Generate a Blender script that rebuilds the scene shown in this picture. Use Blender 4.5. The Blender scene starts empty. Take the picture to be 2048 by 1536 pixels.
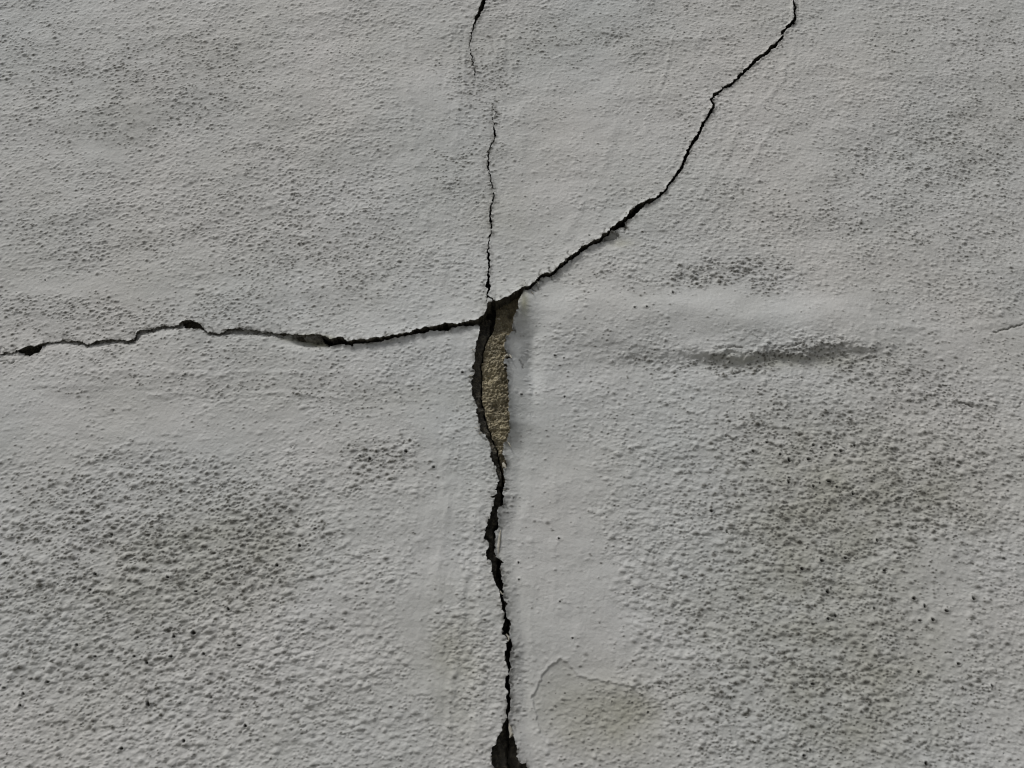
import bpy, math
import numpy as np

# ------------------------------------------------------------------ camera, world, sun, exposure
scene = bpy.context.scene
FPX = 1704.0                       # focal length in photo pixels (2048 wide)
PITCH = math.radians(18.0)
DAX = 0.70                         # distance along the view axis to the wall, metres
CAM_Z = 1.30
CAM_D = DAX * math.cos(PITCH)
cam_data = bpy.data.cameras.new('camera')
cam = bpy.data.objects.new('camera', cam_data)
scene.collection.objects.link(cam)
cam.location = (0, -CAM_D, CAM_Z)
cam.rotation_euler = (math.radians(90) + PITCH, 0, 0)
cam_data.sensor_width = 36.0
cam_data.lens = 36.0 * FPX / 2048.0
cam_data.clip_start = 0.01
cam_data.clip_end = 200.0
scene.camera = cam
scene.cycles.filter_width = 1.1
scene.render.resolution_x = 1024
scene.render.resolution_y = 768

SUN_DIR = np.array([-0.38, -0.44, 0.81]); SUN_DIR /= np.linalg.norm(SUN_DIR)   # towards the sun
elev = math.asin(SUN_DIR[2]); azim = math.atan2(SUN_DIR[0], SUN_DIR[1])
world = bpy.data.worlds.new('World'); scene.world = world; world.use_nodes = True
wn = world.node_tree; wn.nodes.clear()
wo = wn.nodes.new('ShaderNodeOutputWorld'); wb = wn.nodes.new('ShaderNodeBackground')
sk = wn.nodes.new('ShaderNodeTexSky'); sk.sky_type = 'NISHITA'; sk.sun_disc = False
sk.sun_elevation = elev; sk.sun_rotation = azim
sk.air_density = 1.0; sk.dust_density = 4.0; sk.ozone_density = 1.0
hs = wn.nodes.new('ShaderNodeHueSaturation'); hs.inputs['Saturation'].default_value = 0.40
wn.links.new(sk.outputs[0], hs.inputs['Color']); wn.links.new(hs.outputs[0], wb.inputs[0])
wb.inputs[1].default_value = 0.06
wn.links.new(wb.outputs[0], wo.inputs[0])
sd = bpy.data.lights.new('sun', 'SUN'); sd.energy = 1.5; sd.angle = math.radians(14); sd.color = (1.0, 0.985, 0.965)
sun = bpy.data.objects.new('sun', sd); scene.collection.objects.link(sun)
from mathutils import Vector
sun.rotation_euler = Vector(SUN_DIR).to_track_quat('Z', 'Y').to_euler()
scene.view_settings.view_transform = 'Standard'; scene.view_settings.look = 'None'
scene.view_settings.exposure = 0.29; scene.view_settings.gamma = 1.0

# ------------------------------------------------------------------ design map: photo pixels <-> wall plane metres
cp, sp_ = math.cos(PITCH), math.sin(PITCH)
def px2w(px, py):
    a = (np.asarray(px, float) - 1024) / FPX; b = (768 - np.asarray(py, float)) / FPX
    dy = cp - b * sp_; dz = sp_ + b * cp
    t = CAM_D / dy
    return a * t, CAM_Z + dz * t
def w2px(u, v):
    z = v - CAM_Z
    depth = CAM_D * cp + z * sp_
    return 1024 + FPX * u / depth, 768 - FPX * (-CAM_D * sp_ + z * cp) / depth

rng = np.random.default_rng(7)
# ------------------------------------------------------------------ noise
_P = np.random.default_rng(11).permutation(4096).astype(np.int32)
_G = np.random.default_rng(12).uniform(0, 2 * np.pi, 4096)
_GX, _GY = np.cos(_G).astype(np.float32), np.sin(_G).astype(np.float32)
def perlin(x, y, seed=0):
    x = np.asarray(x, np.float32) + seed * 17.37; y = np.asarray(y, np.float32) + seed * 9.11
    xi = np.floor(x).astype(np.int32); yi = np.floor(y).astype(np.int32)
    xf = x - xi; yf = y - yi
    def g(ix, iy, fx, fy):
        h = _P[(_P[(ix + seed * 131) & 4095] + iy) & 4095]
        return _GX[h] * fx + _GY[h] * fy
    u = xf * xf * xf * (xf * (xf * 6 - 15) + 10); w = yf * yf * yf * (yf * (yf * 6 - 15) + 10)
    n0 = g(xi, yi, xf, yf); n1 = g(xi + 1, yi, xf - 1, yf)
    n2 = g(xi, yi + 1, xf, yf - 1); n3 = g(xi + 1, yi + 1, xf - 1, yf - 1)
    a = n0 + u * (n1 - n0); b = n2 + u * (n3 - n2)
    return (a + w * (b - a)) * 1.5
def fbm(x, y, o=4, seed=0, gain=0.5):
    s = 0; a = 1.0; f = 1.0
    for k in range(o):
        s = s + a * perlin(x * f, y * f, seed + k); a *= gain; f *= 2.03
    return s
def sstep(a, b, x):
    t = np.clip((x - a) / (b - a), 0, 1); return t * t * (3 - 2 * t)
def blobs(X, Y, lst):
    s = np.zeros_like(X)
    for cx, cy, sx, sy, a in lst:
        s += a * np.exp(-((X - cx) / sx) ** 2 - ((Y - cy) / sy) ** 2)
    return s

# ------------------------------------------------------------------ crack outlines, traced as the edges of the render panels
TOPSLIT_L = [(964,0),(957,24),(950,36),(946,52),(940,77),(938,87),(940,105),(945,125),(948,139),(948,156)]
TOPSLIT_R = [(949.5,150),(949.5,139),(946.5,122),(942,104),(940.5,88),(943,74),(949,52),(956,38),(966,20),(973,0)]
SLIT_C = [(983,206,.3),(991,228,1.2),(986,238,1.6),(989,262,2.),(990,277,2.2),(983.5,287,2),(977,303,1.6),(977,323,2.2),(977.5,339,2.2),(981.5,359,2),
          (987.5,379,2.),(987.5,396,2.6),(983,416,2.2),(979.5,432,2.6),(983.5,448,2.6),(982,468,2.2),(977.5,484,2.2),(975.5,500,2.6),(978,521,2.6),
          (977.5,545,3.2),(976.5,560,4.2),(976,573,6),(978,586,3.2)]
A_TIP = [(972,595),(974,602),(982.4,605.7),(984.8,610.4),(976.6,615),(972,623),(966,631.5),(960,635),(959,640.6)]
LEFT_UP = [(951,643),(930.7,647),(917,651),(906.5,650),(893,648.6),(869,655),(852.8,657),(834,660.7),(826,667.4),(799,671.4),(772,675.5),(740,680),
           (697,683.5),(683.6,676.8),(662,680.8),(650,675.5),(643,671.4),(611,671.4),(589.6,670),(565.5,667.4),(530.6,663.4),(503.7,662),(479.5,658),
           (459,659),(447,666),(432,668.6),(415,665),(405,654),(395.5,646.7),(381,640.6),(368.7,643),(351.6,651.6),(324.7,652.8),(300,660),(280.8,661),
           (272,668),(268.6,679.6),(244,680.8),(217,678.4),(200,682),(175.8,687),(156,683),(136.7,680.8),(114.7,682),(90,687),(80.6,690.6),(56,694),
           (39,700.4),(24.4,704),(0,707.7)]
LEFT_LO = [(0,709),(24.4,706),(41.5,704.5),(51,711.4),(58.6,711.4),(78,705),(83,694.5),(92,689.5),(114.7,685.7),(136.7,685.7),(156,688),(175.8,693),(200,686.5),
           (212,688),(244,684.5),(258.8,687),(273.4,682.5),(280,671),(293,666.4),(302.7,663.5),(324.7,658.9),(351.6,656.4),(373.5,657),(400,658),(415,668),
           (434.6,671.5),(451.7,668.5),(476,669.9),(503.7,669.5),(536,671.6),(565.5,675.5),(585,677),(611,679),(648.7,682),(654,686),(664.8,691.6),(683.6,688),(702,691.6),
           (707.8,687.5),(740,684.9),(772,678.4),(799,673.6),(831,669),(852.8,663.4),(869,660.7),(895.8,662),(903.8,655.3),(918,654),(934,652.6),(948.4,650),(956.6,649)]
D_RIGHT = [(959.7,653.7),(959,665.5),(954,677),(953,691),(949.6,700.6),(949.6,712),(950.8,721.7),(946,733.4),(947,742.8),(945,754.5),(943.7,766),(943.7,778),
           (946,792),(950.8,806),(953,820),(955.5,834),(959,848),(960,862),(969.5,871.7),(976.6,881),(982,893.7),(982,905),(978.7,914),(984.4,924.4),(992.4,933.5),
           (993.5,948),(995.8,964),(993.5,978),(988,979.3),(994,982.5),(992.4,989),(981,994),(989.4,995.5),(989,1003),(984.4,1016.7),(978.7,1035),(975.3,1048.6),
           (969.6,1060),(969.6,1078),(975.3,1082.8),(976.5,1096.5),(970.8,1110),(974,1119),(982,1126),(984.4,1142),(986.7,1158),(993.5,1174),(1001.5,1183),
           (996.5,1188.7),(1002.6,1196.7),(1001.4,1206.6),(1002.5,1219.7),(1010,1232.8),(1009.5,1241.6),(1005.8,1254.7),(1005.8,1267.8),(1014.5,1281),(1012.4,1294),(1010,1307),
           (1011.3,1324.7),(1015.7,1335.7),(1015.8,1344.4),(1012.4,1353),(1011.3,1366.3),(1011.3,1377),(1015.7,1386),(1013.5,1399),(1013,1412),(1012.4,1427.6),(1011.3,1442.9),
           (1004.7,1456),(996,1475.7),(986,1495.4),(981.8,1515),(986,1532.6),(990,1545)]
C_LEFT_DN = [(1049,582),(1044.5,590.5),(1037.5,604.5),(1036,616),(1036,628),(1029,637),(1027,653.7),(1024.6,665.5),(1030.5,668),(1024.6,671),(1014,680.7),(1010.5,693.6),
             (1009.4,705),(1011.7,713.5),(1022,721),(1009.4,726.4),(1009.4,735.8),(1015,739),(1014,747.5),(1016.9,761.6),(1016.9,782.6),(1018.3,806),(1019,829.5),(1020,853),
             (1019,874),(1013,882),(1006,893.7),(1005,905),(1011.8,921),(1014,935.8),(1007,940),(1009.5,953),(1010.6,964),(1007,980),(1007,996),(1007,1010),(998,1016.7),
             (995.8,1030),(998,1046),(998,1055.4),(992.4,1062),(992.4,1080.5),(991,1098.7),(992.4,1112),(997,1119.5),(1010,1123),(1001.5,1125.5),(1001.5,1140),(1005,1155.7),
             (1005,1174),(1008,1183),(1006.6,1196.7),(1011,1206.6),(1012.4,1224),(1014,1233),(1015.6,1239.4),(1021,1246),(1020,1254.7),(1016.8,1267.8),(1022,1281),(1023.4,1294),
             (1021,1305),(1020,1322.5),(1021.8,1335.7),(1020,1351),(1019,1366.3),(1022,1386),(1021,1403.5),(1019,1418.8),(1016.8,1436),(1022,1453.8),(1025.5,1464.8),(1031,1478),
             (1035.4,1495.4),(1034,1513),(1038.6,1522.8),(1050.7,1526),(1055,1536),(1056,1545)]
DIAG_C = [(1583.8,-6,3.6),(1589.6,10.4,4),(1590,15.6,4.5),(1588.5,25,4.2),(1589.6,35,4),(1587.5,45,4),(1579,51,4.8),(1571,58,4.6),(1564.6,65.6,4.4),(1565.6,73,3),(1560,79,3.4),
          (1550,90.6,5),(1539.6,98,5),(1531,108,4.4),(1516.7,116.7,4.6),(1506,125,3.8),(1493.8,139.6,3.8),(1479,151,4.2),(1471,160,3.2),(1462.5,167.7,3),(1448,175,3),(1439.6,183,3.4),
          (1428,189.6,4.6),(1423,199,5.6),(1424.6,208,6),(1426,216.7,5),(1420,226,4),(1414.6,237.5,3.4),(1406,246,3.8),(1400,262.5,4),(1391.7,277,6.2),(1381,294,4.4),(1375,306,6),
          (1367,325,4.2),(1361.7,337.5,4),(1353,349,4.4),(1344,362.5,3.6),(1334.6,373,3),(1327,386.5,2.6),(1320,392.7,3),(1309.6,399,2.2)]
DIAG_UP = [(1300,401),(1284.6,407),(1273,413.5),(1259.6,424),(1252,435.4),(1246,440.6),(1236.7,447),(1224,457),(1220,461.5),(1207.5,469.8),(1197,480),(1186.7,484),(1175,492),
           (1163.8,495.8),(1153,508),(1138.8,515.6),(1124,528),(1111.7,539.6),(1101,549.5),(1091.9,549),(1079.4,554),(1070,565),(1059.6,574),(1049,576),(1044.5,580),(1030.5,587),
           (1022,594),(1014,598.7),(1002,603),(991.8,608),(988,604.5),(981,598.7),(975.6,594)]
DIAG_LO = [(1301,407),(1288.8,412.5),(1277,425),(1270,434),(1259.6,438.5),(1251,444),(1249,453),(1228,461.8),(1222,464.5),(1209,473),(1200,481),(1192,487),(1179,495),
           (1170,500),(1157.5,511),(1143,519.5),(1127,531),(1113.8,543),(1102,552.5),(1091,554),(1080,559),(1071,569),(1060.6,578),(1051,581)]

POCKETS = [(36,84),(363,408),(640,2000)]
def ledge(lst):
    ux = [p[0] for p in LEFT_UP[::-1]]; uy = [p[1] for p in LEFT_UP[::-1]]; out = []
    for k in range(len(lst) - 1):
        (x0, y0), (x1, y1) = lst[k], lst[k + 1]
        for t in np.arange(0, 1, .25): out.append((x0 + (x1 - x0) * t, y0 + (y1 - y0) * t))
    out.append(lst[-1])
    return [(x, y if any(a <= x <= b for a, b in POCKETS) else float(np.interp(x, ux, uy)) - 4.5) for x, y in out]
def side_edges(c, flip=False):
    """two edges of a hairline from its centre line and width"""
    p = np.array([(a, b) for a, b, w in c], float); w = np.array([q[2] for q in c], float) * 1.3
    t = np.gradient(p, axis=0); t /= np.linalg.norm(t, axis=1)[:, None]
    n = np.stack([-t[:, 1], t[:, 0]], 1)
    return p + n * w[:, None] / 2, p - n * w[:, None] / 2

def W(lst):
    a = np.array(lst, float); u, v = px2w(a[:, 0], a[:, 1]); return np.stack([u, v], 1)
def resample(p, step=0.0005):
    out = []
    for a, b in zip(p[:-1], p[1:]):
        n = max(1, int(np.linalg.norm(b - a) / step))
        out.append(a + (b - a) * (np.arange(n) / n)[:, None])
    out.append(p[-1:]); return np.concatenate(out)
def jag(p, extra=0.0, seed=3):
    """the same 2-D warp for both lips of a crack, so that they never cross"""
    x, y = p[:, 0], p[:, 1]
    dx = 0.00105 * fbm(x / .0050, y / .0050, 4, seed, .62) + extra * fbm(x / .0024, y / .0024, 3, seed + 40, .7)
    dy = 0.00115 * fbm(x / .0050, y / .0050, 4, seed + 7, .62) + extra * fbm(x / .0024, y / .0024, 3, seed + 47, .7)
    return p + np.stack([dx, dy], 1)

UMIN, UMAX, VMIN, VMAX = -2.2, 2.2, 0.0, 2.7
up_l, up_r = side_edges(SLIT_C)                   # going down the photo: p+n and p-n
if up_l[5][0] > up_r[5][0]: up_l, up_r = up_r, up_l
di_a, di_b = side_edges(DIAG_C)
if di_a[5][1] > di_b[5][1]: di_a, di_b = di_b, di_a   # di_a: upper-left lip
def ext(p0, p1, seed):
    """a crack running on beyond the photo to the wall's edge, in wall metres"""
    n = 60; t = np.linspace(0, 1, n)[:, None]
    q = np.array(p0) * (1 - t) + np.array(p1) * t
    L = np.linalg.norm(np.array(p1) - np.array(p0)); s = t[:, 0] * L
    amp = np.minimum(s, .05)
    q[:, 0] += amp * perlin(s / .12, s * 0, seed) * .6; q[:, 1] += amp * perlin(s / .12, s * 0, seed + 5) * .6
    return q
left_far = ext(W([(0, 708)])[0], (UMIN, 1.43), 21)
bot_far_l = ext(W([(990, 1545)])[0], (0.02, VMIN), 24)
top_diag = ext(W([(1583, -8)])[0], (0.42, VMAX), 27)
slit_top_l = W([(964, 0), (968, -25), (966, -60), (972, -90)])
slit_top_r = W([(972, -88), (970, -60), (975, -25), (973, 0)])
cat = lambda *a: np.concatenate(a)
# the panel above: one sheet with two slits in it
upper = cat(jag(resample(left_far[::-1])), )
up_edge = cat(W(DIAG_UP))
panel_upper = cat(
    np.array([[UMIN, VMAX]]),
    resample(np.array([[UMIN, VMAX], [UMIN, left_far[-1][1]]])),
    jag(resample(left_far[::-1])),
    jag(resample(cat(W(LEFT_UP)[::-1], W(A_TIP)[::-1], W(up_l)[::-1], W(up_r))), 0.0003),
    jag(resample(cat(W([(975.6, 594)]), W(DIAG_UP)[::-1])), 0.00065),
    jag(resample(cat(W(di_a)[::-1], top_diag)), 0.0001),
    np.array([[top_diag[-1][0], VMAX]]))
TOPSLIT = jag(resample(cat(slit_top_l[::-1], W(TOPSLIT_L), W(TOPSLIT_R), slit_top_r[::-1], slit_top_l[-1:])), 0.0001)
panel_left = cat(
    np.array([[UMIN, VMIN], [UMIN, left_far[-1][1]]]),
    jag(resample(left_far[::-1])),
    jag(resample(W(ledge(LEFT_LO))), 0.0003),
    jag(resample(W(D_RIGHT)), 0.0006),
    jag(resample(bot_far_l)), np.array([[bot_far_l[-1][0], VMIN]]))
panel_right = cat(
    np.array([[UMAX, VMIN], [UMAX, VMAX], [top_diag[-1][0], VMAX]]),
    jag(resample(top_diag[::-1])),
    jag(resample(W(di_b)), 0.0001), jag(resample(W(DIAG_LO)), 0.0004),
    jag(resample(W(C_LEFT_DN)), 0.0006),
    jag(resample(cat(W([(1056, 1545), (1040, 1580), (1020, 1620), (1000, 1650)])[:-1], bot_far_l[8:]))), np.array([[bot_far_l[-1][0], VMIN]]))

# ------------------------------------------------------------------ wall grid: even in and around the picture, coarser away from it
H = 0.00054
U0, U1, V0, V1 = -0.56, 0.56, 1.195, 1.935
def axis(a, b, lo, hi):
    mid = np.arange(a, b + H * .5, H)
    def grow(s, e):
        out = []; x = s; h = H
        while abs(x - e) > h * 1.5:
            h = min(h * 1.09, .05); x = x + h * np.sign(e - s); out.append(x)
        out.append(e); return out
    return np.concatenate([np.array(grow(a, lo))[::-1], mid, np.array(grow(mid[-1], hi))])
au = axis(U0, U1, UMIN, UMAX); av = axis(V0, V1, VMIN, VMAX)
iu0 = int(np.searchsorted(au, U0 - 1e-9)); iv0 = int(np.searchsorted(av, V0 - 1e-9))
nu = int(round((U1 - U0) / H)) + 1; nv = int(round((V1 - V0) / H)) + 1
GU, GV = np.meshgrid(au, av)                      # [row v, col u]
PX, PY = w2px(GU, GV)
NR, NC = GU.shape
hu = np.gradient(au); hv = np.gradient(av)
HC = np.maximum(hu[None, :], hv[:, None])         # local cell size
fine = np.clip(1.6 - HC / H * .5, 0, 1)           # 1 where the grid carries the small relief

def inside_poly(poly):
    x0, y0 = poly[:, 0], poly[:, 1]; x1, y1 = np.roll(x0, -1), np.roll(y0, -1)
    ins = np.zeros((NR, NC), bool)
    for i, y in enumerate(av + 1e-9):
        m = (y0 <= y) != (y1 <= y)
        if not m.any(): continue
        xs = np.sort(x0[m] + (y - y0[m]) / (y1[m] - y0[m]) * (x1[m] - x0[m]))
        ins[i] = (np.searchsorted(xs, au) & 1) == 1
    return ins
def band(poly, R=0.005, closed=True):
    D = np.full((NR, NC), 1e9); CX = np.zeros((NR, NC)); CY = np.zeros((NR, NC))
    q = np.roll(poly, -1, 0) if closed else poly[1:]
    p = poly if closed else poly[:-1]
    for (ax, ay), (bx, by) in zip(p, q):
        r = R
        if ax < U0 or ax > U1 or ay < V0 or ay > V1: r = 0.06
        i0, i1 = np.searchsorted(av, [min(ay, by) - r, max(ay, by) + r]); j0, j1 = np.searchsorted(au, [min(ax, bx) - r, max(ax, bx) + r])
        if i1 <= i0 or j1 <= j0: continue
        X = au[None, j0:j1]; Y = av[i0:i1, None]
        dx, dy = bx - ax, by - ay; L = dx * dx + dy * dy
        if L < 1e-14: continue
        t = np.clip(((X - ax) * dx + (Y - ay) * dy) / L, 0, 1)
        cx = ax + t * dx; cy = ay + t * dy
        d = np.hypot(X - cx, Y - cy)
        s = D[i0:i1, j0:j1]; m = d < s
        s[m] = d[m]; CX[i0:i1, j0:j1][m] = cx[m]; CY[i0:i1, j0:j1][m] = cy[m]
    return D, CX, CY

# ------------------------------------------------------------------ relief of the painted surface (metres, positive towards the viewer)
def zones(lst, wx=0, wy=0):
    S = np.zeros_like(PX)
    for cx, cy, sx, sy, a, *rot in lst:
        an = math.radians(rot[0]) if rot else 0; dx = WX - cx; dy = WY - cy
        p = (dx * math.cos(an) + dy * math.sin(an)) / sx; q = (-dx * math.sin(an) + dy * math.cos(an)) / sy
        S += a * np.exp(-(p * p + q * q) ** 2)
    return S
WX = PX + 45 * fbm(GU / .045, GV / .045, 3, 62); WY = PY + 38 * fbm(GU / .045, GV / .045, 3, 66)
rough = 0.50 + zones([
    (330,1290,520,360,.46),(420,1050,230,130,.15),(1640,1180,470,420,.38),(1850,900,330,160,.12),(1290,1010,90,130,.1),(770,930,110,60,.35),
    (1120,1090,100,250,-.85),(1180,1280,110,90,-.5),(1050,880,45,120,-.35),(1035,745,30,150,-.5),(1400,622,340,40,-.5),(1660,640,110,34,-.25),(1560,712,230,24,.75),
    (120,840,260,75,-.36),(560,860,330,48,-.28),(860,1130,44,330,-.55),(700,1050,130,60,-.3),(700,1240,110,60,-.3),(830,640,170,32,-.25),(120,575,220,28,-.26),
    (1160,260,150,200,-.26),(850,230,60,230,-.24),(1060,440,60,150,-.2),(215,300,90,50,-.22),(280,205,40,40,-.4),(215,300,70,30,-.3),(120,200,100,70,-.12),(520,190,70,60,-.12),
    (1080,610,60,34,-.35),(1185,735,110,60,-.25),(1880,1225,75,120,-.55),(1930,680,150,70,-.26),(1300,560,130,24,.25),(1460,540,130,34,.5),(250,625,330,34,.25),
    (935,1300,52,240,.22),(1200,1450,130,80,.05),(1060,1480,50,60,-.3),(430,460,420,140,.12),(1850,330,200,160,.14),(1640,330,90,200,-.1),(1600,470,190,60,.1),(340,560,330,60,-.1)])
rough += .20 * fbm(GU / .05, GV / .032, 4, 60, .6)
rough = np.clip(rough, .04, 1.2)
coarse = np.clip(zones([(330,1260,600,380,.9),(1640,1150,560,440,.8),(1450,560,160,60,.5),(760,930,120,60,.5)]) + .1, 0, 1)
dirtmap = zones([
    (310,140,210,50,.42),(430,115,110,55,.4),(255,235,70,55,.7),(300,215,110,90,.35),(330,170,60,30,.3),(210,625,380,44,.6),(600,560,200,60,.45),(580,400,240,110,.32),(700,500,150,80,.25),
    (300,1010,330,100,.62),(360,1160,320,150,.42),(770,925,90,46,1.),(540,1080,120,70,.5),(1460,545,130,36,.85),(1320,597,100,20,.8),(1745,612,22,24,1.1),(1590,716,170,22,.7),(1440,712,60,16,.8),(1250,688,60,14,.35),(1860,745,110,30,.4),(1960,700,90,20,.3),
    (1470,712,70,14,.7),(1620,960,240,140,.45),(1600,1190,260,220,.45),(1560,1420,300,130,.34),(1720,1400,220,190,.1),(1880,1050,200,260,.22),(1950,1400,150,160,.2),(330,170,260,130,.25),(120,300,160,160,.2),(200,470,240,60,.3),(960,250,60,130,.3),(975,140,60,70,.35),(905,330,60,60,.3),(1980,250,110,200,.3),(1600,400,200,60,.25),(300,700,340,18,.45),(430,775,420,16,.4),(820,800,150,24,.3),(250,655,330,16,.5),(2030,690,50,60,.5),(1780,730,100,50,.5),(1880,800,120,24,.6),(1950,520,140,90,.25),(1850,310,160,80,.35),
    (1120,88,150,34,.5),(965,130,20,90,.6),(988,235,16,40,.5),(1600,830,200,60,.35),(250,1400,350,130,.28),(60,1100,160,150,.25),(1410,1400,90,30,.5),(1900,950,160,120,.2),
    (60,110,220,110,.22),(1900,70,180,60,.2),(1340,200,80,70,.18),(1330,60,240,34,.25),(1760,450,160,60,.25),(500,760,330,14,.45),(600,740,120,12,.4),(1170,560,90,18,.3),(1000,1350,22,80,.2)])
dirtmap = np.clip(dirtmap * (1.4 - .3 * sstep(700, 900, PY)) * (1 + 1.0 * fbm(GU / .025, GV / .017, 3, 70)) + .05 + .10 * fbm(GU / .07, GV / .05, 3, 75), 0, 1.25)
stain = np.clip(blobs(PX, PY, [
    (640,684,34,8,1.4),(600,676,40,5,.6),(1640,960,190,130,.36),(1600,1200,190,180,.34),(1720,1400,220,190,.34),(1200,1430,130,80,.5),(905,1330,60,140,.35),(1048,604,9,34,.8),(1560,720,140,16,.5),
    (450,1100,170,80,.3),(1010,430,50,50,.25),(1240,486,30,10,.4),(1880,1010,200,80,.25),(250,1200,200,150,.2),(820,790,200,30,.15),(1000,1130,20,40,.3)])
    * (1 + .6 * fbm(GU / .03, GV / .03, 3, 80)) + .1 * fbm(GU / .08, GV / .08, 3, 85) + .06, 0, 1.3)

# strokes: the trowel marks arch over the picture
VV = GV + .20 * GU * np.abs(GU) * np.sign(GU) ** 0 * 0 + .18 * GU ** 2
med = coarse * fbm(GU / .0094, VV / .0056, 3, 30, .62) + (1 - coarse) * fbm(GU / .0068, VV / .0033, 3, 31, .6)   # lumps, wider than tall
finr = fbm(GU / .0042, VV / .0028, 2, 36, .6)
Z = np.zeros((NR, NC))
Z += .0020 * fbm(GU / .22, GV / .16, 3, 1) + .0007 * fbm(GU / .045, GV / .03, 3, 5)
vert = np.exp(-((PX - 900) / 75.) ** 2) * sstep(-200, 200, PY)    # vertical trowelling beside the crack
Z += fine * vert * .00022 * fbm(GU / .007 + .8 * perlin(GV / .03, GU / .03, 8), GV / .03, 3, 9)
Z += fine * rough * (.00040 * (.66 + .12 * coarse) * med + .00036 * (1 - .25 * coarse) * finr) + fine * .00009 * fbm(GU / .0030, GV / .0024, 2, 44)
# individual blobs of the stippled coat
Zb = np.zeros((nv, nu)); Db = np.zeros((nv, nu)); Pb = np.zeros((nv, nu))
def sample(A, u, v):
    j = np.clip(np.searchsorted(au, u), 0, NC - 1); i = np.clip(np.searchsorted(av, v), 0, NR - 1); return A[i, j]
N = 60000
bu = rng.uniform(U0 + .003, U1 - .003, N); bv = rng.uniform(V0 + .003, V1 - .003, N)
br = sample(rough, bu, bv); bd = sample(dirtmap, bu, bv)
clus = fbm(bu / .02, bv / .012, 2, 50)
keep = rng.random(N) < np.clip((br + .25 * clus) * .85, .03, 1)
bu, bv, br, bd = bu[keep], bv[keep], br[keep], bd[keep]; N = len(bu)
bc = sample(coarse, bu, bv)
rad = (.00085 + .0014 * rng.random(N) ** 1.8) * (.70 + .42 * bc)
hgt = rad * rng.uniform(.22, .80, N) * (1 - .22 * bc) * (.35 + .75 * np.clip(br, 0, 1))
asp = rng.uniform(.95, 1.7, N)
dirt_shade = (rng.random(N) < bd * 1.05 + .05) * rng.uniform(.4, 1.0, N) * np.clip(.6 + bd, 0, 1)
pit = (rng.random(N) < .005 + .018 * bd) * rng.uniform(.2, .9, N)
spots = [(1533,885,1),(1506,903,1),(1560,909,1),(1578,921,1.6),(1617,919,1.2),(1682,902,1.3),(1670,910,1),(1643,895,1),(1709,891,1),(1627,890,1),(1577,965,1.3),(1578,956,1),
    (1627,973,1.2),(1658,963,1.7),(1640,966,.8),(1674,974,.9),(1706,988,1.2),(1643,1122,1.5),(1691,1116,1.2),(1603,1138,1.3),(1769,1141,1.2),(1755,1081,1.1),(1423,1022,1.2),
    (457,1219,1.3),(479,1291,1.3),(407,1308,1.3),(341,1313,1.3),(347,1273,1),(388,1266,1.8),(294,1326,1.3),(269,1313,1),(190,1313,1),(154,1290,1.1),(182,1180,1),(296,1409,1.7),
    (96,1364,1.2),(47,1388,1.2),(7,1376,1.1),(41,1411,1.2),(243,1497,1.3),(368,1482,1.1),(491,1452,1.2),(193,1149,1.2),(337,1155,1.3),(392,1183,1),
    (1655,1184,1.6),(1828,1197,1.4),(1850,1213,1.2),(1893,1222,1.3),(1866,1240,1.5),(1840,1241,1.1),(1748,1217,1),(1655,1238,1.2),(1670,1232,1.1),(1947,1198,1.3),(1917,1328,1.2),
    (1837,1344,1.1),(1624,1368,1.3),(1850,1527,1.5),(1606,1511,1.1),(1985,1373,1.1),(1110,712,.9),(1128,717,.7),(1043,792,.9),(1129,794,.8),(812,903,1.4),(740,918,1.2),
    (1118,1077,.8),(1038,1159,.7),(1120,1203,.7),(1145,1276,.7),(1037,1125,.7),(925,745,1),(1345,588,1.1),(1268,619,.9),(1292,618,.9),(867,934,1.1),(555,1131,1.2),(600,1092,1.2)]
N2 = 95000
fu = rng.uniform(U0 + .003, U1 - .003, N2); fv = rng.uniform(V0 + .003, V1 - .003, N2)
fr_ = sample(rough, fu, fv); fd = sample(dirtmap, fu, fv)
kk = rng.random(N2) < np.clip(fr_ * .9 + .05 + .5 * fbm(fu / .015, fv / .009, 2, 52), .10, 1)
fu, fv, fr_, fd = fu[kk], fv[kk], fr_[kk], fd[kk]; N2 = len(fu)
bu = cat(bu, fu); bv = cat(bv, fv); r2 = .00060 + .0005 * rng.random(N2); rad = cat(rad, r2); hgt = cat(hgt, r2 * rng.uniform(.3, .8, N2) * (.45 + .5 * np.clip(fr_, 0, 1)))
asp = cat(asp, rng.uniform(1, 1.9, N2)); dirt_shade = cat(dirt_shade, (rng.random(N2) < .12 + fd * 1.0) * rng.uniform(.35, 1.1, N2)); pit = cat(pit, np.zeros(N2))
su, sv = px2w([s[0] for s in spots], [s[1] for s in spots]); ss = np.array([s[2] for s in spots])
bu = cat(bu, su); bv = cat(bv, sv); rad = cat(rad, .0018 * ss); hgt = cat(hgt, .0010 * ss); asp = cat(asp, np.ones(len(ss)) * 1.1)
dirt_shade = cat(dirt_shade, np.full(len(ss), .5)); pit = cat(pit, np.full(len(ss), 1.25))  # grey crescent below each spot: the bump's shade painted in
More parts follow.
